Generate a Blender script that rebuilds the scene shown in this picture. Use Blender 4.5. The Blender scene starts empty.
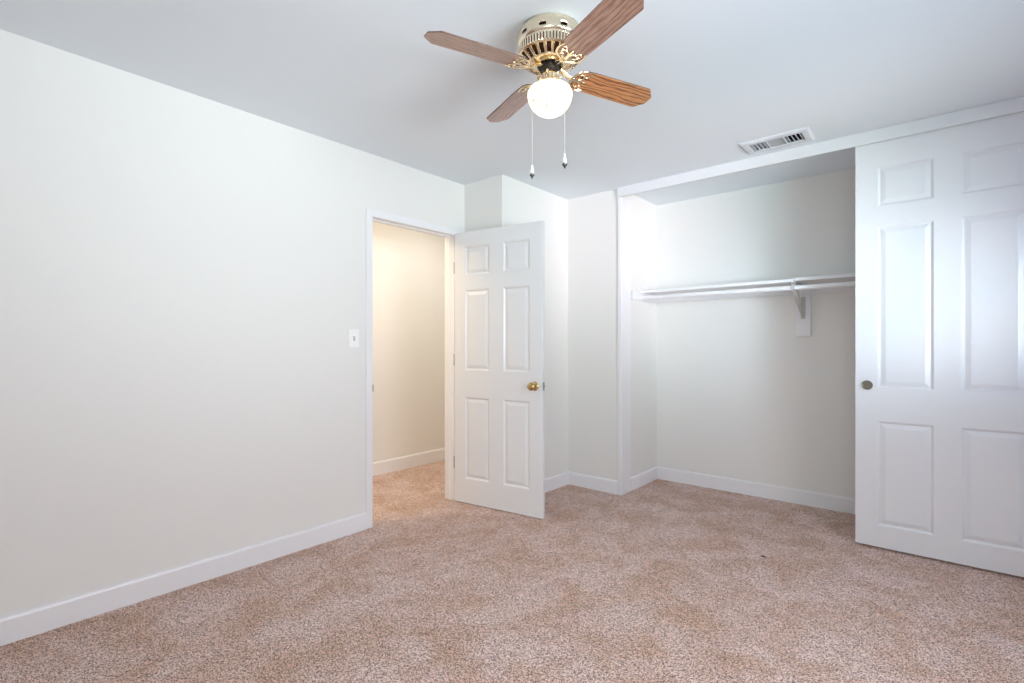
import bpy, bmesh, math, random
from mathutils import Vector, Matrix
PI = math.pi
random.seed(7)
S = bpy.context.scene
COL = S.collection

# ------------------------------------------------------------------ camera
cam_d = bpy.data.cameras.new('camera')
cam = bpy.data.objects.new('camera', cam_d); COL.objects.link(cam)
cam.location = (0, 0, 1.184)
cam.rotation_euler = (math.radians(90), 0, math.radians(40.4))
cam_d.sensor_width = 36; cam_d.lens = 505 / 1024 * 36
cam_d.shift_y = 4.5 / 1024
cam_d.clip_start = 0.02
S.camera = cam

# ------------------------------------------------------------------ world, exposure
w = bpy.data.worlds.new('sky'); S.world = w; w.use_nodes = True
bg = w.node_tree.nodes['Background']
bg.inputs['Color'].default_value = (0.72, 0.88, 1.0, 1); bg.inputs['Strength'].default_value = 0.15
S.view_settings.view_transform = 'Standard'
S.view_settings.look = 'None'
S.view_settings.gamma = 1.0
S.view_settings.use_curve_mapping = False
S.view_settings.exposure = 0.0
S.cycles.use_denoising = True
S.cycles.max_bounces = 14
S.cycles.diffuse_bounces = 10
S.cycles.glossy_bounces = 6
S.cycles.sample_clamp_indirect = 6

def area(name, loc, rot, sx, sy, power, color, spread=180):
    d = bpy.data.lights.new(name, 'AREA'); d.shape = 'RECTANGLE'; d.size = sx; d.size_y = sy
    d.energy = power; d.color = color; d.spread = math.radians(spread)
    o = bpy.data.objects.new(name, d); COL.objects.link(o); o.location = loc; o.rotation_euler = rot
    return o
XR = 1.30      # wall_right plane
YR = -0.75     # wall_rear plane
# daylight and added beams through the window in the right wall and the window in the wall behind the camera
H90 = PI/2; rad = math.radians
# right window: light falling to the carpet, sky light, a flatter beam to the far wall,
# plus narrow beams added to brighten the sliding door and the closet corner
area('daylight_right_low', (XR + 0.03, 1.15, 1.45), (0, H90 - rad(30), 0), 1.15, 1.5, 36, (0.98, 0.99, 0.95), 140)
area('daylight_right_sky', (XR + 0.04, 1.5, 1.5), (0, H90, 0), 1.1, 2.0, 9, (0.10, 0.25, 1.0), 170)
area('daylight_right_up', (XR + 0.04, 1.2, 1.55), (0, H90 + rad(25), 0), 0.9, 1.2, 2.6, (0.6, 0.6, 1.0), 80)
area('daylight_right_level', (XR + 0.035, 1.15, 1.6), (0, H90 + rad(15), 0), 0.9, 1.5, 10.8, (0.84, 1.0, 0.98), 60)
area('added_beam_slant_near', (XR + 0.04, 1.3, 1.5), (0, H90 + rad(12), -rad(38)), 1.05, 0.9, 5.0, (0.58, 0.97, 1.0), 50)
area('added_beam_slant_far', (XR + 0.04, 2.3, 1.5), (0, H90 + rad(12), -rad(25)), 1.05, 0.9, 3.2, (1.0, 0.97, 0.75), 50)
area('added_beam_slant_mid', (XR + 0.04, 1.8, 1.55), (0, H90 + rad(8), -rad(31)), 0.9, 0.6, 2.0, (1.0, 0.62, 0.9), 30)
area('added_beam_to_door', (XR + 0.03, 2.1, 1.45), (0, H90, -rad(43)), 0.7, 0.6, 2.2, (0.62, 0.84, 1.0), 35)  # narrow beam added for the bright patch on the sliding door
area('added_beam_to_door_core', (XR + 0.03, 2.1, 1.5), (0, H90, -rad(43)), 0.6, 0.6, 0.9, (1.0, 0.72, 0.70), 20)
# rear window: cool sky light slanting to the left side of the room
area('daylight_rear', (0.25, YR - 0.03, 1.45), (H90, 0, rad(30)), 1.15, 1.15, 7.2, (0.79, 0.96, 1.0), 80)
# hallway lamp and an added warm fill, out of view beside the doorway
area('hall_lamp_far', (-3.25, 3.25, 2.40), (0, 0, 0), 0.3, 0.3, 6.0, (1.0, 0.97, 0.93))
area('hall_fill_near', (-3.25, 1.5, 2.35), (rad(35), 0, 0), 0.5, 0.5, 20, (1.0, 0.78, 0.52))

# ------------------------------------------------------------------ materials
def mat(name, col, rough=0.6, metal=0.0, spec=0.5, bump=0.0, bscale=200, coat=0.0):
    m = bpy.data.materials.new(name); m.use_nodes = True
    nt = m.node_tree; b = nt.nodes['Principled BSDF']
    b.inputs['Base Color'].default_value = (*col, 1); b.inputs['Roughness'].default_value = rough
    b.inputs['Metallic'].default_value = metal; b.inputs['Specular IOR Level'].default_value = spec
    if coat: b.inputs['Coat Weight'].default_value = coat; b.inputs['Coat Roughness'].default_value = 0.15
    if bump:
        tc = nt.nodes.new('ShaderNodeTexCoord'); n = nt.nodes.new('ShaderNodeTexNoise')
        n.inputs['Scale'].default_value = bscale; n.inputs['Detail'].default_value = 3
        bp = nt.nodes.new('ShaderNodeBump'); bp.inputs['Strength'].default_value = bump; bp.inputs['Distance'].default_value = 0.002
        nt.links.new(tc.outputs['Object'], n.inputs['Vector']); nt.links.new(n.outputs['Fac'], bp.inputs['Height'])
        nt.links.new(bp.outputs['Normal'], b.inputs['Normal'])
    return m

M_wall = mat('wall_paint', (0.79, 0.78, 0.75), 0.55, spec=0.3, bump=0.12, bscale=90)
M_ceil = mat('ceiling_paint', (0.77, 0.82, 0.86), 0.7, spec=0.2, bump=0.12, bscale=90)
M_trim = mat('trim_gloss_white', (0.82, 0.82, 0.835), 0.30, spec=0.5)
M_door = mat('door_semigloss_white', (0.755, 0.765, 0.78), 0.24, spec=0.5)
M_plate = mat('switch_plastic', (0.88, 0.88, 0.86), 0.3)
M_brass = mat('polished_brass', (0.88, 0.73, 0.50), 0.18, 1.0)
M_champ = mat('pale_brass', (0.84, 0.74, 0.57), 0.24, 1.0)
M_knob = mat('antique_brass', (0.55, 0.40, 0.18), 0.25, 1.0)
M_dark = mat('dark_motor', (0.02, 0.013, 0.01), 0.45)
M_brown = mat('brown_housing_inside', (0.10, 0.045, 0.025), 0.4, 0.6)
M_steel = mat('dull_nickel', (0.42, 0.40, 0.36), 0.35, 1.0)
M_ventw = mat('vent_enamel', (0.67, 0.70, 0.735), 0.4)
M_vgrey = mat('vent_damper_metal', (0.45, 0.48, 0.50), 0.45, 0.3)
M_duct = mat('duct_dark', (0.03, 0.035, 0.04), 0.8)
M_edge = mat('blade_edge_dark', (0.10, 0.05, 0.035), 0.5)
M_chain = mat('bead_chain', (0.85, 0.82, 0.78), 0.3, 0.6)
M_final = mat('finial_white', (0.9, 0.88, 0.84), 0.2)
M_gunm = mat('finial_dark', (0.12, 0.12, 0.11), 0.25, 0.9)
M_paper = mat('paper_scrap', (0.85, 0.88, 0.84), 0.7)
M_lint = mat('dark_lint', (0.06, 0.04, 0.04), 0.9)
M_vinyl = mat('window_vinyl', (0.85, 0.86, 0.87), 0.4)
M_fascia = mat('fascia_paint', (0.72, 0.735, 0.75), 0.4)
M_bracket = mat('painted_bracket', (0.52, 0.51, 0.50), 0.35, bump=0.3, bscale=120)

def carpet_mat():
    m = bpy.data.materials.new('beige_carpet'); m.use_nodes = True
    nt = m.node_tree; N = nt.nodes; L = nt.links; b = N['Principled BSDF']
    b.inputs['Roughness'].default_value = 1.0; b.inputs['Specular IOR Level'].default_value = 0.05
    b.inputs['Sheen Weight'].default_value = 0.15; b.inputs['Sheen Roughness'].default_value = 0.6
    tc = N.new('ShaderNodeTexCoord')
    fine = N.new('ShaderNodeTexNoise'); fine.inputs['Scale'].default_value = 215; fine.inputs['Detail'].default_value = 3; fine.inputs['Roughness'].default_value = 0.75
    r1 = N.new('ShaderNodeValToRGB'); e = r1.color_ramp.elements
    e[0].position = 0.37; e[0].color = (0.10, 0.05, 0.035, 1)
    e[1].position = 0.64; e[1].color = (0.90, 0.75, 0.66, 1)
    x = e.new(0.445); x.color = (0.50, 0.345, 0.262, 1)
    x = e.new(0.52); x.color = (0.66, 0.50, 0.41, 1)
    # foot-worn mottling: nap lying in different directions
    big = N.new('ShaderNodeTexNoise'); big.inputs['Scale'].default_value = 4.2; big.inputs['Detail'].default_value = 5; big.inputs['Roughness'].default_value = 0.62; big.inputs['Distortion'].default_value = 0.5
    r2 = N.new('ShaderNodeValToRGB'); g = r2.color_ramp.elements
    g[0].position = 0.36; g[0].color = (1.17, 1.01, 0.90, 1)
    g[1].position = 0.60; g[1].color = (1.42, 1.39, 1.48, 1)
    mx = N.new('ShaderNodeMix'); mx.data_type = 'RGBA'; mx.blend_type = 'MULTIPLY'; mx.inputs['Factor'].default_value = 1.0
    vor = N.new('ShaderNodeTexVoronoi'); vor.inputs['Scale'].default_value = 290
    sp = N.new('ShaderNodeSeparateColor'); L.new(vor.outputs['Color'], sp.inputs[0])
    cm = N.new('ShaderNodeMath'); cm.operation = 'MULTIPLY_ADD'; cm.inputs[1].default_value = 0.34; L.new(sp.outputs[0], cm.inputs[0])
    cs = N.new('ShaderNodeMath'); cs.operation = 'MULTIPLY_ADD'; cs.inputs[1].default_value = 0.66; cs.inputs[2].default_value = 0.0
    L.new(fine.outputs['Fac'], cs.inputs[0]); L.new(cs.outputs[0], cm.inputs[2])
    bp = N.new('ShaderNodeBump'); bp.inputs['Strength'].default_value = 0.9; bp.inputs['Distance'].default_value = 0.006
    for n in (fine, big, vor): L.new(tc.outputs['Object'], n.inputs['Vector'])
    L.new(cm.outputs[0], r1.inputs['Fac']); L.new(big.outputs['Fac'], r2.inputs['Fac'])
    L.new(r1.outputs['Color'], mx.inputs['A']); L.new(r2.outputs['Color'], mx.inputs['B'])
    L.new(mx.outputs['Result'], b.inputs['Base Color'])
    ad = N.new('ShaderNodeMath'); ad.operation = 'SUBTRACT'
    L.new(fine.outputs['Fac'], ad.inputs[0]); L.new(vor.outputs['Distance'], ad.inputs[1])
    L.new(ad.outputs[0], bp.inputs['Height']); L.new(bp.outputs['Normal'], b.inputs['Normal'])
    return m
M_carpet = carpet_mat()

def wood_mat():
    m = bpy.data.materials.new('oak_blade_laminate'); m.use_nodes = True
    nt = m.node_tree; N = nt.nodes; L = nt.links; b = N['Principled BSDF']
    b.inputs['Roughness'].default_value = 0.38; b.inputs['Specular IOR Level'].default_value = 0.6
    tc = N.new('ShaderNodeTexCoord'); oi = N.new('ShaderNodeObjectInfo')
    mp = N.new('ShaderNodeMapping'); mp.inputs['Scale'].default_value = (0.22, 1.0, 1.0)
    off = N.new('ShaderNodeVectorMath'); off.operation = 'ADD'
    sc = N.new('ShaderNodeVectorMath'); sc.operation = 'SCALE'; sc.inputs[0].default_value = (3, 0.4, 0)
    L.new(oi.outputs['Random'], sc.inputs['Scale'])
    L.new(tc.outputs['Object'], off.inputs[0]); L.new(sc.outputs[0], off.inputs[1]); L.new(off.outputs[0], mp.inputs['Vector'])
    wv = N.new('ShaderNodeTexWave'); wv.wave_type = 'BANDS'; wv.bands_direction = 'Y'
    wv.inputs['Scale'].default_value = 17; wv.inputs['Distortion'].default_value = 8; wv.inputs['Detail'].default_value = 3
    wv.inputs['Detail Scale'].default_value = 1.2; wv.inputs['Detail Roughness'].default_value = 0.6
    L.new(mp.outputs[0], wv.inputs['Vector'])
    mp2 = N.new('ShaderNodeMapping'); mp2.inputs['Scale'].default_value = (14, 300, 60)
    L.new(tc.outputs['Object'], mp2.inputs['Vector'])
    nz = N.new('ShaderNodeTexNoise'); nz.inputs['Scale'].default_value = 1; nz.inputs['Detail'].default_value = 3
    L.new(mp2.outputs[0], nz.inputs['Vector'])
    ra = N.new('ShaderNodeValToRGB'); e = ra.color_ramp.elements      # bold cathedral grain, one blade, with the globe's orange light mixed into its colour
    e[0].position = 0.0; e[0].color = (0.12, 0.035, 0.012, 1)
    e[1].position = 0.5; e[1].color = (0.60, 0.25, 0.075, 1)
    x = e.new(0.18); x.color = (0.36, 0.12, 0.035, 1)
    rc = N.new('ShaderNodeValToRGB'); e = rc.color_ramp.elements      # quieter straight grain, the other three
    e[0].position = 0.0; e[0].color = (0.26, 0.135, 0.092, 1)
    e[1].position = 0.5; e[1].color = (0.44, 0.255, 0.185, 1)
    L.new(wv.outputs['Fac'], ra.inputs['Fac']); L.new(wv.outputs['Fac'], rc.inputs['Fac'])
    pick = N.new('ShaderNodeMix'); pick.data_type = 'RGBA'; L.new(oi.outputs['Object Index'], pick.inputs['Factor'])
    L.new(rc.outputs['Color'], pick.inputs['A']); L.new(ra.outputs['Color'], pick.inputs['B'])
    rb = N.new('ShaderNodeValToRGB'); g = rb.color_ramp.elements
    g[0].position = 0.36; g[0].color = (0.66, 0.60, 0.56, 1); g[1].position = 0.55; g[1].color = (1.08, 1.08, 1.08, 1)
    L.new(nz.outputs['Fac'], rb.inputs['Fac'])
    mx = N.new('ShaderNodeMix'); mx.data_type = 'RGBA'; mx.blend_type = 'MULTIPLY'; mx.inputs['Factor'].default_value = 1.0
    L.new(pick.outputs['Result'], mx.inputs['A']); L.new(rb.outputs['Color'], mx.inputs['B'])
    L.new(mx.outputs['Result'], b.inputs['Base Color'])
    b.inputs['Coat Weight'].default_value = 0.6; b.inputs['Coat Roughness'].default_value = 0.3
    return m
M_wood = wood_mat()

def globe_mat():
    m = bpy.data.materials.new('lit_etched_globe_glass'); m.use_nodes = True
    nt = m.node_tree; N = nt.nodes; L = nt.links; b = N['Principled BSDF']
    b.inputs['Base Color'].default_value = (0.35, 0.33, 0.30, 1); b.inputs['Roughness'].default_value = 0.25
    tc = N.new('ShaderNodeTexCoord')
    # etched scrolls: concentric rings round scattered centres
    vo = N.new('ShaderNodeTexVoronoi'); vo.inputs['Scale'].default_value = 15
    mu = N.new('ShaderNodeMath'); mu.operation = 'MULTIPLY'; mu.inputs[1].default_value = 34
    si = N.new('ShaderNodeMath'); si.operation = 'SINE'
    nz = N.new('ShaderNodeTexNoise'); nz.inputs['Scale'].default_value = 14
    ra = N.new('ShaderNodeValToRGB'); e = ra.color_ramp.elements
    e[0].position = 0.0; e[0].color = (1.0, 0.86, 0.66, 1); e[1].position = 0.30; e[1].color = (1.0, 0.86, 0.66, 1)
    ra.color_ramp.interpolation = 'LINEAR'
    e[0].color = (0.36, 0.30, 0.22, 1)
    ma = N.new('ShaderNodeMath'); ma.operation = 'MULTIPLY_ADD'; ma.inputs[1].default_value = 0.5; ma.inputs[2].default_value = 0.5
    mm = N.new('ShaderNodeMath'); mm.operation = 'MAXIMUM'
    rb = N.new('ShaderNodeValToRGB'); g = rb.color_ramp.elements
    g[0].position = 0.44; g[0].color = (1, 1, 1, 1); g[1].position = 0.50; g[1].color = (0, 0, 0, 1)
    L.new(tc.outputs['Object'], vo.inputs['Vector']); L.new(tc.outputs['Object'], nz.inputs['Vector'])
    L.new(vo.outputs['Distance'], mu.inputs[0]); L.new(mu.outputs[0], si.inputs[0]); L.new(si.outputs[0], ma.inputs[0])
    L.new(nz.outputs['Fac'], rb.inputs['Fac'])
    L.new(ma.outputs[0], mm.inputs[0]); L.new(rb.outputs['Color'], mm.inputs[1])
    L.new(mm.outputs[0], ra.inputs['Fac'])
    L.new(ra.outputs['Color'], b.inputs['Emission Color']); b.inputs['Emission Strength'].default_value = 1.35
    return m
M_globe = globe_mat()

def glass_mat():
    m = bpy.data.materials.new('clear_pane'); m.use_nodes = True
    nt = m.node_tree; N = nt.nodes; L = nt.links
    for n in list(N):
        if n.type == 'BSDF_PRINCIPLED': N.remove(n)
    out = [n for n in N if n.type == 'OUTPUT_MATERIAL'][0]
    t = N.new('ShaderNodeBsdfTransparent'); g = N.new('ShaderNodeBsdfGlossy'); g.inputs['Roughness'].default_value = 0.0
    x = N.new('ShaderNodeMixShader'); x.inputs[0].default_value = 0.06
    L.new(t.outputs[0], x.inputs[1]); L.new(g.outputs[0], x.inputs[2]); L.new(x.outputs[0], out.inputs['Surface'])
    return m
M_glass = glass_mat()

# ------------------------------------------------------------------ helpers
def link(name, bm, material, parent=None, smooth=False, bevel=0.0, seg=2, mats=None):
    me = bpy.data.meshes.new(name)
    bmesh.ops.recalc_face_normals(bm, faces=bm.faces[:])
    bm.to_mesh(me); bm.free()
    for mt in (mats or [material]): me.materials.append(mt)
    if smooth:
        for p in me.polygons: p.use_smooth = True
        me.set_sharp_from_angle(angle=math.radians(38))
    o = bpy.data.objects.new(name, me); COL.objects.link(o)
    if parent: o.parent = parent
    if bevel:
        b = o.modifiers.new('bevel', 'BEVEL'); b.width = bevel; b.segments = seg; b.limit_method = 'ANGLE'
    return o
def tag(o, label, cat, group=None, kind=None):
    if label: o['label'] = label
    if cat: o['category'] = cat
    if group: o['group'] = group
    if kind: o['kind'] = kind
    return o
def empty(name, loc, rz=0.0):
    o = bpy.data.objects.new(name, None); COL.objects.link(o); o.location = loc; o.rotation_euler = (0, 0, rz)
    o.empty_display_size = 0.05
    return o
def bx(bm, x0, x1, y0, y1, z0, z1, M=None):
    vs = [bm.verts.new(v) for v in ((x0,y0,z0),(x1,y0,z0),(x1,y1,z0),(x0,y1,z0),(x0,y0,z1),(x1,y0,z1),(x1,y1,z1),(x0,y1,z1))]
    if M is not None:
        for v in vs: v.co = M @ v.co
    for f in ((0,3,2,1),(4,5,6,7),(0,1,5,4),(1,2,6,5),(2,3,7,6),(3,0,4,7)): bm.faces.new([vs[i] for i in f])
def box(name, x0, x1, y0, y1, z0, z1, m, parent=None, bevel=0.0):
    bm = bmesh.new(); bx(bm, x0, x1, y0, y1, z0, z1); return link(name, bm, m, parent, bevel=bevel)
def struct(o, label, cat='wall'):
    return tag(o, label, cat, kind='structure')
def lathe(bm, prof, n=48, skip=None, M=None, mi=None):
    """prof: list of (r, z). skip(i_profile, j_segment) -> True drops that face."""
    rings = []
    for r, z in prof:
        if r < 1e-6:
            v = bm.verts.new((0, 0, z)); rings.append([v] * n)
        else:
            rings.append([bm.verts.new((r*math.cos(2*PI*j/n), r*math.sin(2*PI*j/n), z)) for j in range(n)])
    for i in range(len(prof)-1):
        for j in range(n):
            if skip and skip(i, j): continue
            q = [rings[i][j], rings[i][(j+1)%n], rings[i+1][(j+1)%n], rings[i+1][j]]
            u = []
            for v in q:
                if v not in u: u.append(v)
            if len(u) >= 3:
                f = bm.faces.new(u)
                if mi: f.material_index = mi(i, j)
    if M is not None:
        done = set()
        for rg in rings:
            for v in rg:
                if v not in done: v.co = M @ v.co; done.add(v)
def tube(bm, pts, r, n=8, rs=None, flat=1.0):
    """round tube through pts; rs gives a radius per point; flat squashes it along z."""
    pts = [Vector(p) for p in pts]; rings = []
    for i, p in enumerate(pts):
        t = (pts[min(i+1, len(pts)-1)] - pts[max(i-1, 0)]).normalized()
        a = Vector((0,0,1)) if abs(t.z) < 0.9 else Vector((1,0,0))
        s = t.cross(a).normalized(); u = s.cross(t).normalized()
        rr = rs[i] if rs else r
        rings.append([bm.verts.new(p + s*rr*math.cos(2*PI*j/n) + u*rr*flat*math.sin(2*PI*j/n)) for j in range(n)])
    for i in range(len(rings)-1):
        for j in range(n):
            bm.faces.new((rings[i][j], rings[i][(j+1)%n], rings[i+1][(j+1)%n], rings[i+1][j]))
    bm.faces.new(rings[0][::-1]); bm.faces.new(rings[-1])
def prism(bm, outline, z0, z1, M=None):
    a = [bm.verts.new((x, y, z0)) for x, y in outline]; b = [bm.verts.new((x, y, z1)) for x, y in outline]
    if M is not None:
        for v in a + b: v.co = M @ v.co
    n = len(a); bm.faces.new(a[::-1]); bm.faces.new(b)
    for i in range(n): bm.faces.new((a[i], a[(i+1)%n], b[(i+1)%n], b[i]))
def baseboard(name, p0, p1, nrm, label, h=0.107, t=0.015):
    """board from p0 to p1 on the floor, nrm points into the room; eased top edge"""
    bm = bmesh.new(); p0 = Vector((*p0, 0)); p1 = Vector((*p1, 0)); nv = Vector((*nrm, 0))
    prof = [(0,0),(t,0),(t,h-0.012),(t-0.002,h-0.006),(t-0.006,h-0.001),(t-0.009,h),(0,h)]
    A = [bm.verts.new(p0 + nv*a + Vector((0,0,z))) for a, z in prof]; B = [bm.verts.new(p1 + nv*a + Vector((0,0,z))) for a, z in prof]
    bm.faces.new(A); bm.faces.new(B[::-1])
    for i in range(len(prof)): j = (i+1) % len(prof); bm.faces.new((A[i], A[j], B[j], B[i]))
    return struct(link(name, bm, M_trim), label, 'baseboard')

# ------------------------------------------------------------------ room shell
C = 2.44; T = 0.105
XL = -2.842                         # wall_left face
YA = 2.765; XB = -2.45             # bump-out corner
YC = 3.62; XD = -1.945             # closet front wall and its return
YE = 4.285                         # closet back wall
OY0, OY1, OZ = 1.922, 2.66, 2.03   # doorway in the left wall
XH = -3.955                        # far hallway wall
floor = box('floor', -4.1, XR+T, YR-T, 4.6, -0.1, 0, M_carpet); struct(floor, 'mottled pinkish beige cut pile carpet running through bedroom, closet and hallway', 'floor')
ceil = bmesh.new(); VX0, VX1, VY0, VY1 = -0.915, -0.625, 3.345, 3.48     # duct hole for the air register
for (a, b, c, d) in ((-4.1, VX0, YR-T, 4.6), (VX1, XR+T, YR-T, 4.6), (VX0, VX1, YR-T, VY0), (VX0, VX1, VY1, 4.6)): bx(ceil, a, b, c, d, C, C+0.12)
struct(link('ceiling', ceil, M_ceil), 'smooth painted pale blue-white ceiling', 'ceiling')

bm = bmesh.new()
bx(bm, XL-T, XL, YR, OY0, 0, C); bx(bm, XL-T, XL, OY0, OY1, OZ+0.02, C); bx(bm, XL-T, XL, OY1+0.0, YA, 0, C)
struct(link('wall_left', bm, M_wall), 'long off-white bedroom wall on the left with the doorway in it', 'wall')
bm = bmesh.new(); bx(bm, XL-T, XB, YA, YC+0.0, 0, C)
struct(link('wall_corner', bm, M_wall), 'cream wall bump-out behind the open door, full height', 'wall')
bm = bmesh.new(); bx(bm, XL-T, XD, YC, YE+T, 0, C)
struct(link('wall_closet_left', bm, M_wall), 'narrow cream wall left of the closet opening and the side wall inside it', 'wall')
bm = bmesh.new(); bx(bm, XD, XR, YE, YE+T, 0, C)
struct(link('wall_closet_back', bm, M_wall), 'cream back wall inside the closet', 'wall')
bm = bmesh.new(); bx(bm, 0.47, XR, YC, YE, 0, C)
struct(link('wall_closet_right', bm, M_wall), 'wall closing the closet on the right', 'wall')
# right wall with window opening, rear wall with window opening
RY0, RY1, RZ0, RZ1 = 0.35, 2.80, 0.85, 2.05
bm = bmesh.new()
bx(bm, XR, XR+T, YR-T, RY0, 0, C); bx(bm, XR, XR+T, RY1, YE+T, 0, C); bx(bm, XR, XR+T, RY0, RY1, 0, RZ0); bx(bm, XR, XR+T, RY0, RY1, RZ1, C)
struct(link('wall_right', bm, M_wall), 'off-white bedroom wall on the right with a window', 'wall')
BX0, BX1 = -0.35, 0.85
bm = bmesh.new()
bx(bm, XL-T, BX0, YR-T, YR, 0, C); bx(bm, BX1, XR, YR-T, YR, 0, C); bx(bm, BX0, BX1, YR-T, YR, 0, RZ0); bx(bm, BX0, BX1, YR-T, YR, RZ1, C)
struct(link('wall_rear', bm, M_wall), 'off-white bedroom wall behind the camera with a window', 'wall')
# hallway beyond the doorway
bm = bmesh.new(); bx(bm, XH-T, XH, 0.6, 4.5, 0, C)
struct(link('wall_hall_far', bm, M_wall), 'warm lit cream hallway wall seen through the doorway', 'wall')
box_h = box('wall_hall_left', XH, XL-T, 0.6-T, 0.6, 0, C, M_wall); struct(box_h, 'near end wall of the hallway', 'wall')
box_h = box('wall_hall_right', XH, XL-T, 4.5-T, 4.5, 0, C, M_wall); struct(box_h, 'far end wall of the hallway', 'wall')
baseboard('baseboard_hall', (XH, 0.6), (XH, 4.38), (1, 0), 'white baseboard along the hallway wall', h=0.12)

# baseboards
BT = 0.015
baseboard('baseboard_left', (XL, YR), (XL, OY0-0.046), (1, 0), 'white baseboard along the long left wall')
baseboard('baseboard_corner', (XB, YA-0.0), (XB, YC), (1, 0), 'white baseboard on the bump-out side, behind the open door')
baseboard('baseboard_corner_front', (XL, YA), (XB+BT, YA), (0, -1), 'white baseboard on the bump-out front, behind the open door')
baseboard('baseboard_closet_front', (XB+BT, YC), (XD-0.022, YC), (0, -1), 'short white baseboard left of the closet opening')
baseboard('baseboard_closet_side', (XD, YC+0.15), (XD, YE), (1, 0), 'white baseboard on the side wall inside the closet')
baseboard('baseboard_closet_back', (XD+BT, YE), (0.47, YE), (0, -1), 'white baseboard along the closet back wall')
baseboard('baseboard_right', (XR, YR+BT), (XR, YC), (-1, 0), 'white baseboard along the right wall')
baseboard('baseboard_rear', (XL+BT, YR), (XR, YR), (0, 1), 'white baseboard along the rear wall')

# windows (behind / right of the camera; daylight enters through them)
def window(name, along, c, a0, a1, label):
    """along 'y' -> wall_right, 'x' -> wall_rear. c is the wall face coordinate."""
    bm = bmesh.new(); gl = bmesh.new(); z0, z1 = RZ0, RZ1; f = 0.045; s = 1 if along == 'y' else -1
    def B(m, a, b, d0, d1, p, q):
        d0, d1 = sorted((c + s*d0, c + s*d1))
        if along == 'y': bx(m, d0, d1, a, b, p, q)
        else: bx(m, a, b, d0, d1, p, q)
    B(bm, a0, a1, 0.04, 0.10, z0, z0+f); B(bm, a0, a1, 0.04, 0.10, z1-f, z1)
    B(bm, a0, a0+f, 0.04, 0.10, z0+f, z1-f); B(bm, a1-f, a1, 0.04, 0.10, z0+f, z1-f)
    mid = (a0+a1)/2; B(bm, mid-0.025, mid+0.025, 0.06, 0.10, z0+f, z1-f)
    B(gl, a0+f, mid-0.025, 0.078, 0.082, z0+f, z1-f); B(gl, mid+0.025, a1-f, 0.078, 0.082, z0+f, z1-f)
    root = struct(link(name, bm, M_vinyl), label, 'window')
    link('pane', gl, M_glass, root)
    return root
window('window_1', 'y', XR, RY0, RY1, 'white framed sliding window in the right wall')
window('window_2', 'x', YR, BX0, BX1, 'white framed sliding window in the wall behind the camera')

# doorway trim
bm = bmesh.new()
cw, ct = 0.046, 0.011
bx(bm, XL, XL+ct, OY0-cw, OY0, 0, OZ+cw); bx(bm, XL, XL+ct, OY0, OY1, OZ, OZ+cw); bx(bm, XL, XL+ct, OY1, OY1+cw, 0, OZ+cw)
struct(link('trim_1', bm, M_trim, bevel=0.002), 'slim white casing round the bedroom doorway', 'door casing')
bm = bmesh.new()
bx(bm, XL-T-0.002, XL+0.002, OY0-0.004, OY0+0.003, 0, OZ+0.02); bx(bm, XL-T-0.002, XL+0.002, OY1-0.004, OY1+0.004, 0, OZ+0.02); bx(bm, XL-T-0.002, XL+0.002, OY0+0.003, OY1-0.004, OZ, OZ+0.02)
bx(bm, XL-0.078, XL-0.043, OY0+0.003, OY0+0.009, 0, OZ-0.007); bx(bm, XL-0.078, XL-0.043, OY1-0.010, OY1-0.004, 0, OZ-0.007); bx(bm, XL-0.078, XL-0.043, OY0+0.003, OY1-0.004, OZ-0.007, OZ)
struct(link('trim_2', bm, M_trim, bevel=0.0015), 'white door jamb and stop lining the bedroom doorway', 'door jamb')
# closet trim: jamb board and overhead fascia
bm = bmesh.new(); bx(bm, XD-0.02, XD+0.012, YC-0.012, YC+0.15, 0, 2.37)
struct(link('trim_3', bm, M_trim, bevel=0.002), 'white jamb board at the left edge of the closet opening', 'closet jamb')
bm = bmesh.new(); bx(bm, XD-0.02, XR, YC-0.024, YC-0.006, 2.366, C)
struct(link('trim_4', bm, M_fascia, bevel=0.003), 'long white fascia board hiding the track above the closet opening', 'closet fascia')
bm = bmesh.new()
for y in (YC+0.008, YC+0.056, YC+0.10): bx(bm, XD+0.012, 0.47, y, y+0.003, 2.402, C)
bx(bm, XD+0.012, 0.47, YC+0.008, YC+0.103, 2.436, C)
struct(link('trim_5', bm, M_steel), 'metal sliding door track behind the closet fascia', 'door track')

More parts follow.
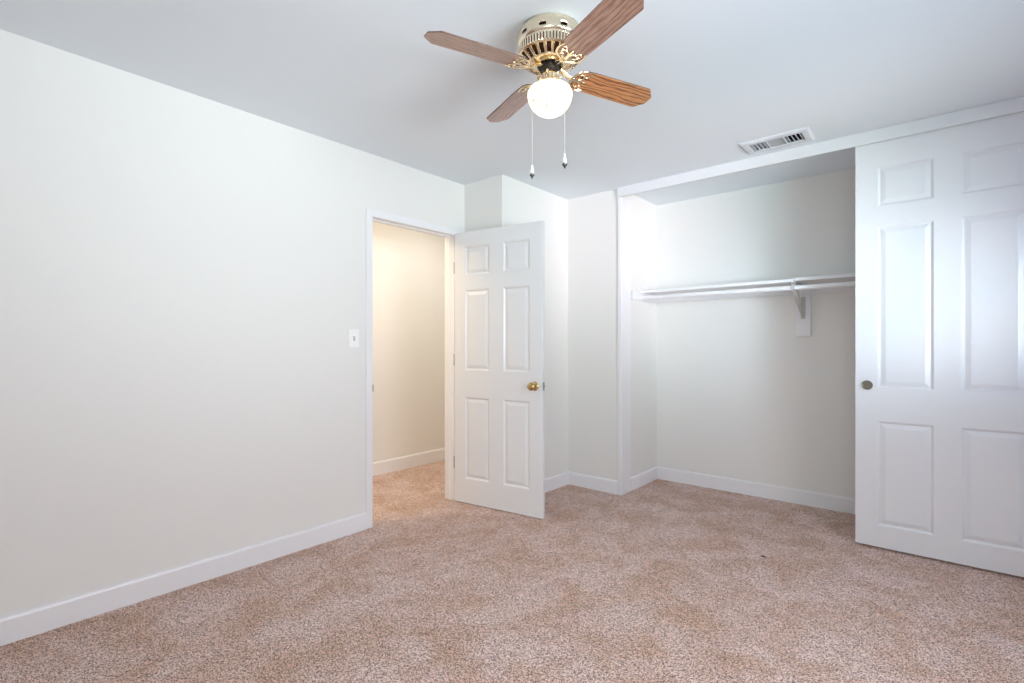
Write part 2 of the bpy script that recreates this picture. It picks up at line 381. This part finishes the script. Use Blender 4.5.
# ------------------------------------------------------------------ six-panel door leaves
def panel_leaf(W, Z0, Z1, t, cols, rows):
    """leaf in the xz plane, x 0..W, front face at y=0 (facing -y), back at y=t, moulded raised panels both sides"""
    bm = bmesh.new()
    xs = sorted({0, W, *[v for c in cols for v in c]}); zs = sorted({Z0, Z1, *[v for r in rows for v in r]})
    for side, y0, sg in ((0, 0.0, 1), (1, t, -1)):
        grid = [[bm.verts.new((x, y0, z)) for z in zs] for x in xs]
        for i in range(len(xs)-1):
            for j in range(len(zs)-1):
                q = [grid[i][j], grid[i+1][j], grid[i+1][j+1], grid[i][j+1]]
                if (xs[i], xs[i+1]) in cols and (zs[j], zs[j+1]) in rows:
                    prev = q; x0, x1, z0, z1 = xs[i], xs[i+1], zs[j], zs[j+1]
                    for ins, dep in ((0.004, 0.0025), (0.011, 0.0095), (0.016, 0.0095), (0.036, 0.0028), (0.040, 0.0022)):
                        ring = [bm.verts.new((a, y0 + sg*dep, b)) for a, b in ((x0+ins, z0+ins), (x1-ins, z0+ins), (x1-ins, z1-ins), (x0+ins, z1-ins))]
                        for k in range(4): bm.faces.new((prev[k], prev[(k+1)%4], ring[(k+1)%4], ring[k]))
                        prev = ring
                    bm.faces.new(prev)
                else: bm.faces.new(q)
        if side == 0: g0 = grid
        else: g1 = grid
    nx, nz = len(xs), len(zs)
    for i in range(nx-1):
        bm.faces.new((g0[i][0], g0[i+1][0], g1[i+1][0], g1[i][0])); bm.faces.new((g0[i][nz-1], g0[i+1][nz-1], g1[i+1][nz-1], g1[i][nz-1]))
    for j in range(nz-1):
        bm.faces.new((g0[0][j], g0[0][j+1], g1[0][j+1], g1[0][j])); bm.faces.new((g0[nx-1][j], g0[nx-1][j+1], g1[nx-1][j+1], g1[nx-1][j]))
    return bm

def door_knob(parent, x, z, side, t, m):
    """side -1: on the y=0 face pointing -y; +1: on the y=t face"""
    y0 = 0.0 if side < 0 else t
    rot = Matrix.Translation((x, y0, z)) @ Matrix.Rotation(PI/2 if side < 0 else -PI/2, 4, 'X')
    bm = bmesh.new()
    lathe(bm, [(0.0, 0), (0.031, 0), (0.032, 0.003), (0.029, 0.007), (0.020, 0.010), (0.011, 0.013), (0.0105, 0.028), (0.014, 0.033), (0.022, 0.038), (0.0275, 0.046), (0.028, 0.054), (0.024, 0.061), (0.015, 0.0655), (0.006, 0.067), (0, 0.067)], 32, M=rot)
    return link('door_knob', bm, m, parent, smooth=True)

# door_1: hinged bedroom door, standing open
hx, hy, fx, fy = -2.828, 2.648, -2.070, 2.750
ang = math.atan2(fy-hy, fx-hx); Ld = math.hypot(fx-hx, fy-hy)
d1 = empty('door_1', (hx, hy, 0), ang)
struct(d1, 'white six-panel hinged door with brass knob, standing open into the bedroom', 'door')
cols = [(0.100, 0.322), (0.446, 0.664)]; rows = [(0.190, 0.800), (1.003, 1.603), (1.716, 1.926)]
link('door_leaf', panel_leaf(Ld, 0.006, 2.039, 0.035, cols, rows), M_door, d1, bevel=0.0012, seg=1)
door_knob(d1, 0.706, 0.908, -1, 0.035, M_knob); door_knob(d1, 0.706, 0.908, 1, 0.035, M_knob)
bm = bmesh.new(); bx(bm, Ld-0.001, Ld+0.0015, 0.005, 0.030, 0.880, 0.937); bx(bm, Ld, Ld+0.009, 0.011, 0.024, 0.900, 0.918)
link('latch_plate', bm, M_steel, d1)
for z in (0.30, 1.08, 1.78):
    bm = bmesh.new(); lathe(bm, [(0, -0.044), (0.005, -0.044), (0.0055, -0.042), (0.0055, 0.042), (0.005, 0.044), (0, 0.044)], 12, M=Matrix.Translation((-0.006, 0.004, z)))
    bx(bm, -0.004, 0.0006, 0.004, 0.03, z-0.044, z+0.044)
    link('hinge', bm, M_steel, d1, smooth=True)

# door_2: sliding closet door
X2 = -0.393; W2 = 0.835
d2 = empty('door_2', (X2, YC+0.001, 0), 0)
struct(d2, 'white six-panel sliding closet door with round finger pull', 'door')
cols = [(0.108, 0.360), (0.473, 0.725)]; rows = [(0.141, 0.747), (0.940, 1.878), (1.997, 2.222)]
link('door_leaf', panel_leaf(W2, 0.014, 2.385, 0.035, cols, rows), M_door, d2, bevel=0.0012, seg=1)
bm = bmesh.new()
lathe(bm, [(0.0, -0.010), (0.021, -0.010), (0.0215, 0.0005), (0.024, 0.0018), (0.0265, 0.0012), (0.027, -0.001)], 36, M=Matrix.Translation((0.060, 0, 0.955)) @ Matrix.Rotation(PI/2, 4, 'X'))
pull = link('finger_pull', bm, mat('tarnished_pull', (0.22, 0.20, 0.16), 0.4, 0.9), d2, smooth=True)
pull.location = (0, -0.0105, 0)   # cup seated proud of the leaf so the dish reads

# strike plate on the doorway's left jamb
bm = bmesh.new(); bx(bm, XL-0.035, XL+0.004, OY0+0.003, OY0+0.0055, 0.878, 0.938); bx(bm, XL+0.004, XL+0.0135, OY0+0.0005, OY0+0.0055, 0.886, 0.930)
tag(link('strike_plate', bm, M_steel), 'small dull metal strike plate on the left jamb of the doorway', 'strike plate')

# light switch
sw = empty('light_switch', (XL, 1.789, 1.232), 0)
tag(sw, 'white single toggle light switch on the wall left of the doorway', 'light switch')
bm = bmesh.new(); bx(bm, 0, 0.006, -0.036, 0.036, -0.058, 0.058); link('switch_plate', bm, M_plate, sw, bevel=0.003, seg=3)
bm = bmesh.new(); bx(bm, 0.0055, 0.0075, -0.006, 0.006, -0.013, 0.013); link('toggle_surround', bm, mat('toggle_slot', (0.30, 0.31, 0.30), 0.5), sw)
bm = bmesh.new(); prism(bm, [(0.004, -0.006), (0.019, 0.004), (0.018, 0.010), (0.004, 0.006)], -0.0045, 0.0045, Matrix.Rotation(PI/2, 4, 'X')); link('toggle', bm, M_plate, sw, bevel=0.001)
for z in (-0.030, 0.030):
    bm = bmesh.new(); lathe(bm, [(0, 0.0072), (0.002, 0.0070), (0.0032, 0.0058)], 12, M=Matrix.Translation((0, 0, z)) @ Matrix.Rotation(PI/2, 4, 'Y')); link('screw', bm, M_plate, sw, smooth=True)

# ------------------------------------------------------------------ ceiling register
vx0, vx1, vy0, vy1 = -0.962, -0.582, 3.300, 3.525
v = empty('air_vent', ((vx0+vx1)/2, (vy0+vy1)/2, C), 0)
tag(v, 'white three-section ceiling air register in front of the closet', 'air vent')
hw, hd = (vx1-vx0)/2, (vy1-vy0)/2; ix, iy = 0.145, 0.0675
bm = bmesh.new()
def frame_ring(bm, rings):
    R_ = [[bm.verts.new((sx*a, sy*b, z)) for sx, sy in ((-1,-1),(1,-1),(1,1),(-1,1))] for a, b, z in rings]
    for i in range(len(R_)-1):
        for k in range(4): bm.faces.new((R_[i][k], R_[i][(k+1)%4], R_[i+1][(k+1)%4], R_[i+1][k]))
frame_ring(bm, [(hw, hd, 0), (hw, hd, -0.003), (hw-0.012, hd-0.012, -0.010), (ix+0.010, iy+0.010, -0.012), (ix, iy, -0.010), (ix, iy, 0.03)])
link('vent_frame', bm, M_ventw, v, bevel=0.001)
bm = bmesh.new(); frame_ring(bm, [(ix-0.001, iy-0.001, 0.0), (ix-0.001, iy-0.001, 0.1)]); bx(bm, -ix, ix, -iy, iy, 0.098, 0.10); link('duct_box', bm, M_duct, v)
third = 0.048
def slats(x0, x1, n, tilt):
    for i in range(n):
        x = x0 + (x1-x0)*(i+0.5)/n
        bm = bmesh.new(); bx(bm, -0.0012, 0.0012, -iy+0.002, iy-0.002, -0.011, 0.011, Matrix.Translation((x, 0, 0.002)) @ Matrix.Rotation(tilt, 4, 'Y'))
        link('slat', bm, M_ventw, v)
slats(-ix+0.004, -third-0.004, 4, math.radians(6)); slats(third+0.004, ix-0.004, 4, math.radians(-38))
for sx in (-1, 1): bm = bmesh.new(); bx(bm, sx*third-0.002, sx*third+0.002, -iy, iy, -0.010, 0.012); link('divider', bm, M_ventw, v)
for i in range(4):
    y = -iy + 2*iy*(i+0.5)/4
    bm = bmesh.new(); bx(bm, -third+0.002, third-0.002, -0.0012, 0.0012, -0.018, 0.018, Matrix.Translation((0, y, 0.003)) @ Matrix.Rotation(math.radians(62), 4, 'X')); link('slat', bm, M_vgrey, v)

# ------------------------------------------------------------------ closet shelf, rod, cleats, bracket
BXC = -0.785        # bracket x
sy = 3.965
o = box('closet_shelf', XD, BXC-0.001, sy, YE, 1.632, 1.654, M_trim, bevel=0.002); tag(o, 'long white painted closet shelf board left of the bracket', 'shelf')
o = box('closet_shelf', BXC+0.001, 0.47, sy, YE, 1.638, 1.660, M_trim, bevel=0.002); tag(o, 'white closet shelf board running from the bracket behind the sliding door', 'shelf')
o = box('shelf_cleat', XD, XD+0.018, 3.79, YE-0.018, 1.568, 1.632, M_trim, bevel=0.002); tag(o, 'short white cleat board on the closet side wall holding shelf and rod end', 'shelf cleat')
o = box('shelf_cleat', XD, 0.47, YE-0.018, YE, 1.570, 1.632, M_trim, bevel=0.002); tag(o, 'long white cleat board under the shelf along the closet back wall', 'shelf cleat')
bm = bmesh.new(); tube(bm, [(XD+0.018, 3.938, 1.588), (0.47, 3.938, 1.588)], 0.0165, 24)
rod = link('closet_rod', bm, M_trim, smooth=True); tag(rod, 'round white closet hanging rod in front of the shelf', 'closet rod')
bm = bmesh.new(); lathe(bm, [(0, 0), (0.029, 0), (0.029, 0.004), (0.021, 0.006), (0.020, 0.012), (0.017, 0.012)], 28, M=Matrix.Translation((XD+0.018, 3.938, 1.588)) @ Matrix.Rotation(PI/2, 4, 'Y'))
link('rod_socket', bm, M_trim, rod, smooth=True)
o = box('bracket_block', -0.833, -0.737, YE-0.018, YE, 1.258, 1.5695, M_trim, bevel=0.002); tag(o, 'upright painted wood block on the closet back wall under the bracket', 'mounting block')
br = empty('shelf_bracket', (BXC, YE-0.018, 1.43), 0); tag(br, 'white painted metal shelf and rod bracket in mid closet', 'shelf bracket')
yb = sy - (YE-0.018)
def chan(name, pts, wd, th):
    """folded channel strip of width wd along x following the (y, z) points"""
    bm = bmesh.new(); P_ = [Vector((0, a, b)) for a, b in pts]; rows_ = []
    for i, p in enumerate(P_):
        t = (P_[min(i+1, len(P_)-1)] - P_[max(i-1, 0)]).normalized(); n = Vector((0, -t.z, t.y))
        rows_.append([bm.verts.new(p + Vector((x, 0, 0)) + n*q) for x, q in ((-wd/2, -th), (-wd/2, 0), (-wd/6, 0.003), (wd/6, 0.003), (wd/2, 0), (wd/2, -th))])
    for i in range(len(rows_)-1):
        for k in range(6): bm.faces.new((rows_[i][k], rows_[i][(k+1)%6], rows_[i+1][(k+1)%6], rows_[i+1][k]))
    bm.faces.new(rows_[0]); bm.faces.new(rows_[-1])
    return link(name, bm, M_bracket, br, smooth=True)
chan('wall_strap', [(-0.004, 0.118), (-0.004, 0.0), (-0.004, -0.045)], 0.030, 0.003)
chan('shelf_arm', [(-0.002, 0.196), (yb*0.5, 0.1985), (yb+0.004, 0.1985)], 0.026, 0.004)
chan('rod_hook', [(yb+0.004, 0.198), (yb-0.010, 0.196), (yb-0.034, 0.19), (yb-0.0475, 0.178), (yb-0.0475, 0.156), (yb-0.040, 0.141), (yb-0.027, 0.1375), (yb-0.013, 0.142), (yb-0.005, 0.152)], 0.024, 0.003)
chan('diagonal_brace', [(yb-0.002, 0.150), (yb+0.03, 0.118), (yb*0.66, 0.072), (yb*0.40, 0.030), (yb*0.18, -0.002), (-0.006, -0.020)], 0.020, 0.004)
bm = bmesh.new()
for k in (-1, 1):
    tube(bm, [(0.012*k, yb*0.85, 0.190), (0.012*k, yb*0.55, 0.150), (0.012*k, yb*0.30, 0.115), (0.012*k, yb*0.12, 0.06), (0.012*k, -0.01, 0.03)], 0.003, 8)
link('scroll_rib', bm, M_bracket, br, smooth=True)
for z in (0.09, -0.03):
    bm = bmesh.new(); lathe(bm, [(0, 0.0045), (0.003, 0.004), (0.005, 0.001), (0.005, 0)], 12, M=Matrix.Translation((0, -0.006, z)) @ Matrix.Rotation(PI/2, 4, 'X')); link('screw', bm, M_steel, br, smooth=True)

# ------------------------------------------------------------------ ceiling fan
FX, FY = -1.187, 1.627
fan = empty('ceiling_fan', (FX, FY, C), 0)
tag(fan, 'brass flush-mount ceiling fan with four oak blades and a lit round glass globe', 'ceiling fan')
NS = 120
prof = [(0.108, 0), (0.113, -0.004), (0.122, -0.012), (0.1245, -0.020), (0.1285, -0.024), (0.131, -0.034), (0.131, -0.046), (0.131, -0.057), (0.129, -0.066), (0.123, -0.071), (0.1225, -0.075), (0.127, -0.079)]
bm = bmesh.new()
# oblong vent slots in the upper band: drop the faces of profile step 6 in seven places
lathe(bm, prof, NS, skip=lambda i, j: i == 6 and (j % 12) in (0, 1, 2, 3) )
o = link('motor_canopy', bm, M_champ, fan, smooth=True)
so = o.modifiers.new('solid', 'SOLIDIFY'); so.thickness = 0.002; so.offset = -1
bm = bmesh.new()      # knurled band
n = 192
rg = []
for z, r in ((-0.0785, 0.1255), (-0.081, 0.1285), (-0.106, 0.1275), (-0.110, 0.1245)):
    rg.append([bm.verts.new(((r + (0.0016 if j % 3 == 0 else -0.0014))*math.cos(2*PI*j/n), (r + (0.0016 if j % 3 == 0 else -0.0014))*math.sin(2*PI*j/n), z)) for j in range(n)])
for i in range(3):
    for j in range(n):
        f = bm.faces.new((rg[i][j], rg[i][(j+1)%n], rg[i+1][(j+1)%n], rg[i+1][j]))
        if i == 1 and j % 3 == 1: f.material_index = 1
link('knurled_band', bm, M_champ, fan, mats=[M_champ, M_brown])
bm = bmesh.new()      # slotted bowl
prof2 = [(0.1245, -0.1085), (0.126, -0.112), (0.124, -0.115), (0.120, -0.1165), (0.092, -0.1395), (0.086, -0.143), (0.074, -0.146), (0.060, -0.1475), (0.044, -0.146)]
lathe(bm, prof2, NS, skip=lambda i, j: i == 3 and (j % 5) in (0, 1, 2))
o = link('slotted_bowl', bm, M_brass, fan, smooth=True)
so = o.modifiers.new('solid', 'SOLIDIFY'); so.thickness = 0.0025; so.offset = -1
bm = bmesh.new(); lathe(bm, [(0, -0.004), (0.100, -0.004), (0.116, -0.03), (0.116, -0.10), (0.105, -0.112), (0.070, -0.134), (0, -0.136)], 48); link('motor', bm, M_brown, fan, smooth=True)
bm = bmesh.new(); lathe(bm, [(0, -0.130), (0.036, -0.130), (0.038, -0.148), (0.036, -0.156), (0.027, -0.160), (0.026, -0.166), (0, -0.166)], 40)
for k in range(8):
    a = 2*PI*k/8; bx(bm, 0.026, 0.046, -0.005, 0.005, -0.154, -0.148, Matrix.Rotation(a, 4, 'Z'))
link('motor_hub', bm, M_dark, fan, smooth=True)
bm = bmesh.new(); lathe(bm, [(0, -0.164), (0.022, -0.164), (0.026, -0.168), (0.030, -0.176), (0.031, -0.184), (0.029, -0.198), (0.032, -0.208), (0.040, -0.213), (0.054, -0.215), (0.058, -0.218), (0.058, -0.226), (0.052, -0.228), (0, -0.228)], 40)
cup = link('switch_housing', bm, M_brass, fan, smooth=True)
for k in range(3):
    a = 2*PI*k/3 + 0.6; bm = bmesh.new()
    tube(bm, [(0.055*math.cos(a), 0.055*math.sin(a), -0.221), (0.066*math.cos(a), 0.066*math.sin(a), -0.221)], 0.003, 8); lathe(bm, [(0, -0.004), (0.006, -0.003), (0.006, 0.003), (0, 0.004)], 10, M=Matrix.Translation((0.067*math.cos(a), 0.067*math.sin(a), -0.221))); link('thumb_screw', bm, M_brass, cup, smooth=True)
for k in range(4):
    a = math.radians(-111.9 + 45) + k*PI/2; bm = bmesh.new(); ca, sa = math.cos(a), math.sin(a)
    tube(bm, [(r*ca, r*sa, z) for r, z in ((0.028, -0.178), (0.036, -0.172), (0.045, -0.174), (0.050, -0.183), (0.047, -0.193), (0.040, -0.196), (0.036, -0.191), (0.041, -0.206), (0.050, -0.214))], 0.003, 8)
    link('fitter_scroll', bm, M_brass, cup, smooth=True)
# globe
bm = bmesh.new()
gp = [(0.050, -0.222), (0.055, -0.224), (0.070, -0.228), (0.082, -0.237), (0.0885, -0.250), (0.0895, -0.262), (0.087, -0.277), (0.080, -0.295), (0.069, -0.312), (0.054, -0.326), (0.036, -0.336), (0.018, -0.341), (0, -0.342)]
lathe(bm, gp, 64); link('glass_globe', bm, M_globe, fan, smooth=True)

# blades and irons
A0 = math.radians(-111.9); PITCH = math.radians(-11.4)
def blade_bm():
    bm = bmesh.new(); out = []
    def arc(cx, cy, r, a0, a1, n=6):
        for i in range(n+1):
            a = math.radians(a0 + (a1-a0)*i/n); out.append((cx + r*math.cos(a), cy + r*math.sin(a)))
    # root (rounded), swelling toward the tip, tip corners cut at a slant
    arc(0.146, 0.027, 0.026, 180, 100); out.append((0.190, 0.0565)); out.append((0.30, 0.0585)); out.append((0.452, 0.0605))
    arc(0.468, 0.0505, 0.010, 90, 50, 3); arc(0.502, 0.018, 0.010, 50, 0, 3)
    arc(0.502, -0.018, 0.010, 0, -50, 3); arc(0.468, -0.0505, 0.010, -50, -90, 3)
    out.append((0.452, -0.0605)); out.append((0.30, -0.0585)); out.append((0.190, -0.0565)); arc(0.146, -0.027, 0.026, -100, -180)
    return out, bm
outl, bm = blade_bm()
prism(bm, outl, -0.0028, 0.0028)
for f in bm.faces:
    if len(f.verts) == 4: f.material_index = 1
blade_me = None; iron_me = None
def iron_bm():
    bm = bmesh.new()
    # tapering bowed arm from the motor to the blade root
    tube(bm, [(0.046, 0, 0.014), (0.066, 0, 0.008), (0.086, 0, -0.003), (0.104, 0, -0.009), (0.124, 0, -0.008), (0.140, 0, -0.0065)], 0.008, 10, rs=[0.014, 0.011, 0.009, 0.008, 0.008, 0.006], flat=0.45)
    # open scrollwork cradling the blade root
    def curl(cx, cy, r, a0, a1, w=0.0035, sp=0.0):
        n = 18; tube(bm, [(cx + (r - sp*i/n)*math.cos(math.radians(a0 + (a1-a0)*i/n)), cy + (r - sp*i/n)*math.sin(math.radians(a0 + (a1-a0)*i/n)), -0.0062) for i in range(n+1)], w, 8, flat=0.7)
    for s in (1, -1):
        curl(0.136, s*0.022, 0.017, s*-95, s*205, 0.0032, 0.010)
        curl(0.158, s*0.034, 0.012, s*-200, s*80, 0.0028, 0.006)
        tube(bm, [(0.094, 0, -0.009), (0.104, s*0.016, -0.009), (0.112, s*0.034, -0.0075), (0.124, s*0.049, -0.006), (0.142, s*0.0545, -0.006), (0.162, s*0.0530, -0.006), (0.180, s*0.046, -0.006)], 0.004, 8, flat=0.7, rs=[0.004, 0.0048, 0.0048, 0.0045, 0.004, 0.0035, 0.0025])
    tube(bm, [(0.135, 0, -0.0062), (0.152, 0, -0.0062), (0.172, 0, -0.006)], 0.005, 8, flat=0.7, rs=[0.006, 0.0045, 0.002])
    for (x, y) in ((0.142, 0.034), (0.142, -0.034), (0.160, 0)):
        lathe(bm, [(0, -0.0105), (0.004, -0.0095), (0.0058, -0.0065), (0.0058, -0.004)], 12, M=Matrix.Translation((x, y, 0)))
    return bm
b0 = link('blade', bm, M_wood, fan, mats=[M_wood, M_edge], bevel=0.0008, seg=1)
i0 = link('blade_iron', iron_bm(), M_brass, fan, smooth=True)
BZ = -0.163
for k in range(4):
    b, ir = (b0, i0) if k == 0 else (b0.copy(), i0.copy())
    if k: COL.objects.link(b); COL.objects.link(ir)
    R_ = Matrix.Rotation(A0 + k*PI/2, 4, 'Z') @ Matrix.Rotation(PITCH, 4, 'X')
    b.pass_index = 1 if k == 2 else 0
    for o in (b, ir):
        o.parent = fan; o.matrix_local = Matrix.Translation((0, 0, BZ)) @ R_
# pull chains
def chain(x0, y0, x1, y1, z0, zend, m_tip):
    bm = bmesh.new()
    pts = [(x0, y0, z0), ((x0+x1)/2, (y0+y1)/2, z0-0.006), (x1*0.96+x0*0.04, y1*0.96+y0*0.04, z0-0.020), (x1, y1, z0-0.040)]
    zc = z0-0.040
    while zc > zend+0.05: zc -= 0.05; pts.append((x1, y1, max(zc, zend)))
    tube(bm, pts, 0.0011, 6)
    # beads
    z = z0-0.045
    while z > zend:
        bmesh.ops.create_icosphere(bm, subdivisions=1, radius=0.0022, matrix=Matrix.Translation((x1, y1, z))); z -= 0.0055
    ch = link('pull_chain', bm, M_chain, fan, smooth=True)
    bm = bmesh.new(); lathe(bm, [(0, 0.004), (0.003, 0.003), (0.0045, -0.002), (0.0035, -0.007), (0.006, -0.014), (0.0085, -0.024), (0.0085, -0.030), (0.004, -0.033), (0, -0.034)], 20, M=Matrix.Translation((x1, y1, zend)))
    fi = link('chain_finial', bm, M_final, ch, smooth=True)
    bm = bmesh.new(); lathe(bm, [(0, -0.031), (0.006, -0.032), (0.010, -0.036), (0.009, -0.041), (0.004, -0.046), (0.002, -0.053), (0, -0.054)], 20, M=Matrix.Translation((x1, y1, zend))); link('finial_tip', bm, m_tip, fi, smooth=True)
Fv = Vector((-math.sin(math.radians(40.4)), math.cos(math.radians(40.4)))); Rv = Vector((math.cos(math.radians(40.4)), math.sin(math.radians(40.4))))
def off(l, d): q = Rv*l + Fv*d; return q.x, q.y
x1, y1 = off(-0.068, 0.070); chain(*off(-0.022, 0.022), x1, y1, -0.186, -0.515, M_gunm)
x1, y1 = off(0.050, -0.084); chain(*off(0.016, -0.027), x1, y1, -0.186, -0.527, M_gunm)

# ------------------------------------------------------------------ tiny things on the carpet
bm = bmesh.new(); prism(bm, [(0, 0), (0.020, 0.004), (0.024, 0.016), (0.010, 0.019), (-0.003, 0.011)], 0.003, 0.0038, Matrix.Rotation(0.12, 4, 'X'))
o = link('paper_scrap', bm, M_paper); o.location = (-1.175, 3.675, -0.002); tag(o, 'tiny white paper scrap lying on the carpet in front of the closet', 'scrap')
bm = bmesh.new(); tube(bm, [(0, 0, 0.004), (0.010, 0.004, 0.007), (0.018, 0.001, 0.006), (0.026, 0.006, 0.004)], 0.0035, 8, rs=[0.002, 0.004, 0.0045, 0.002])
o = link('lint_fleck', bm, M_lint, smooth=True); o.location = (-0.775, 3.068, -0.0018); tag(o, 'tiny dark lint fleck on the carpet, nearer the camera than the paper scrap', 'lint')
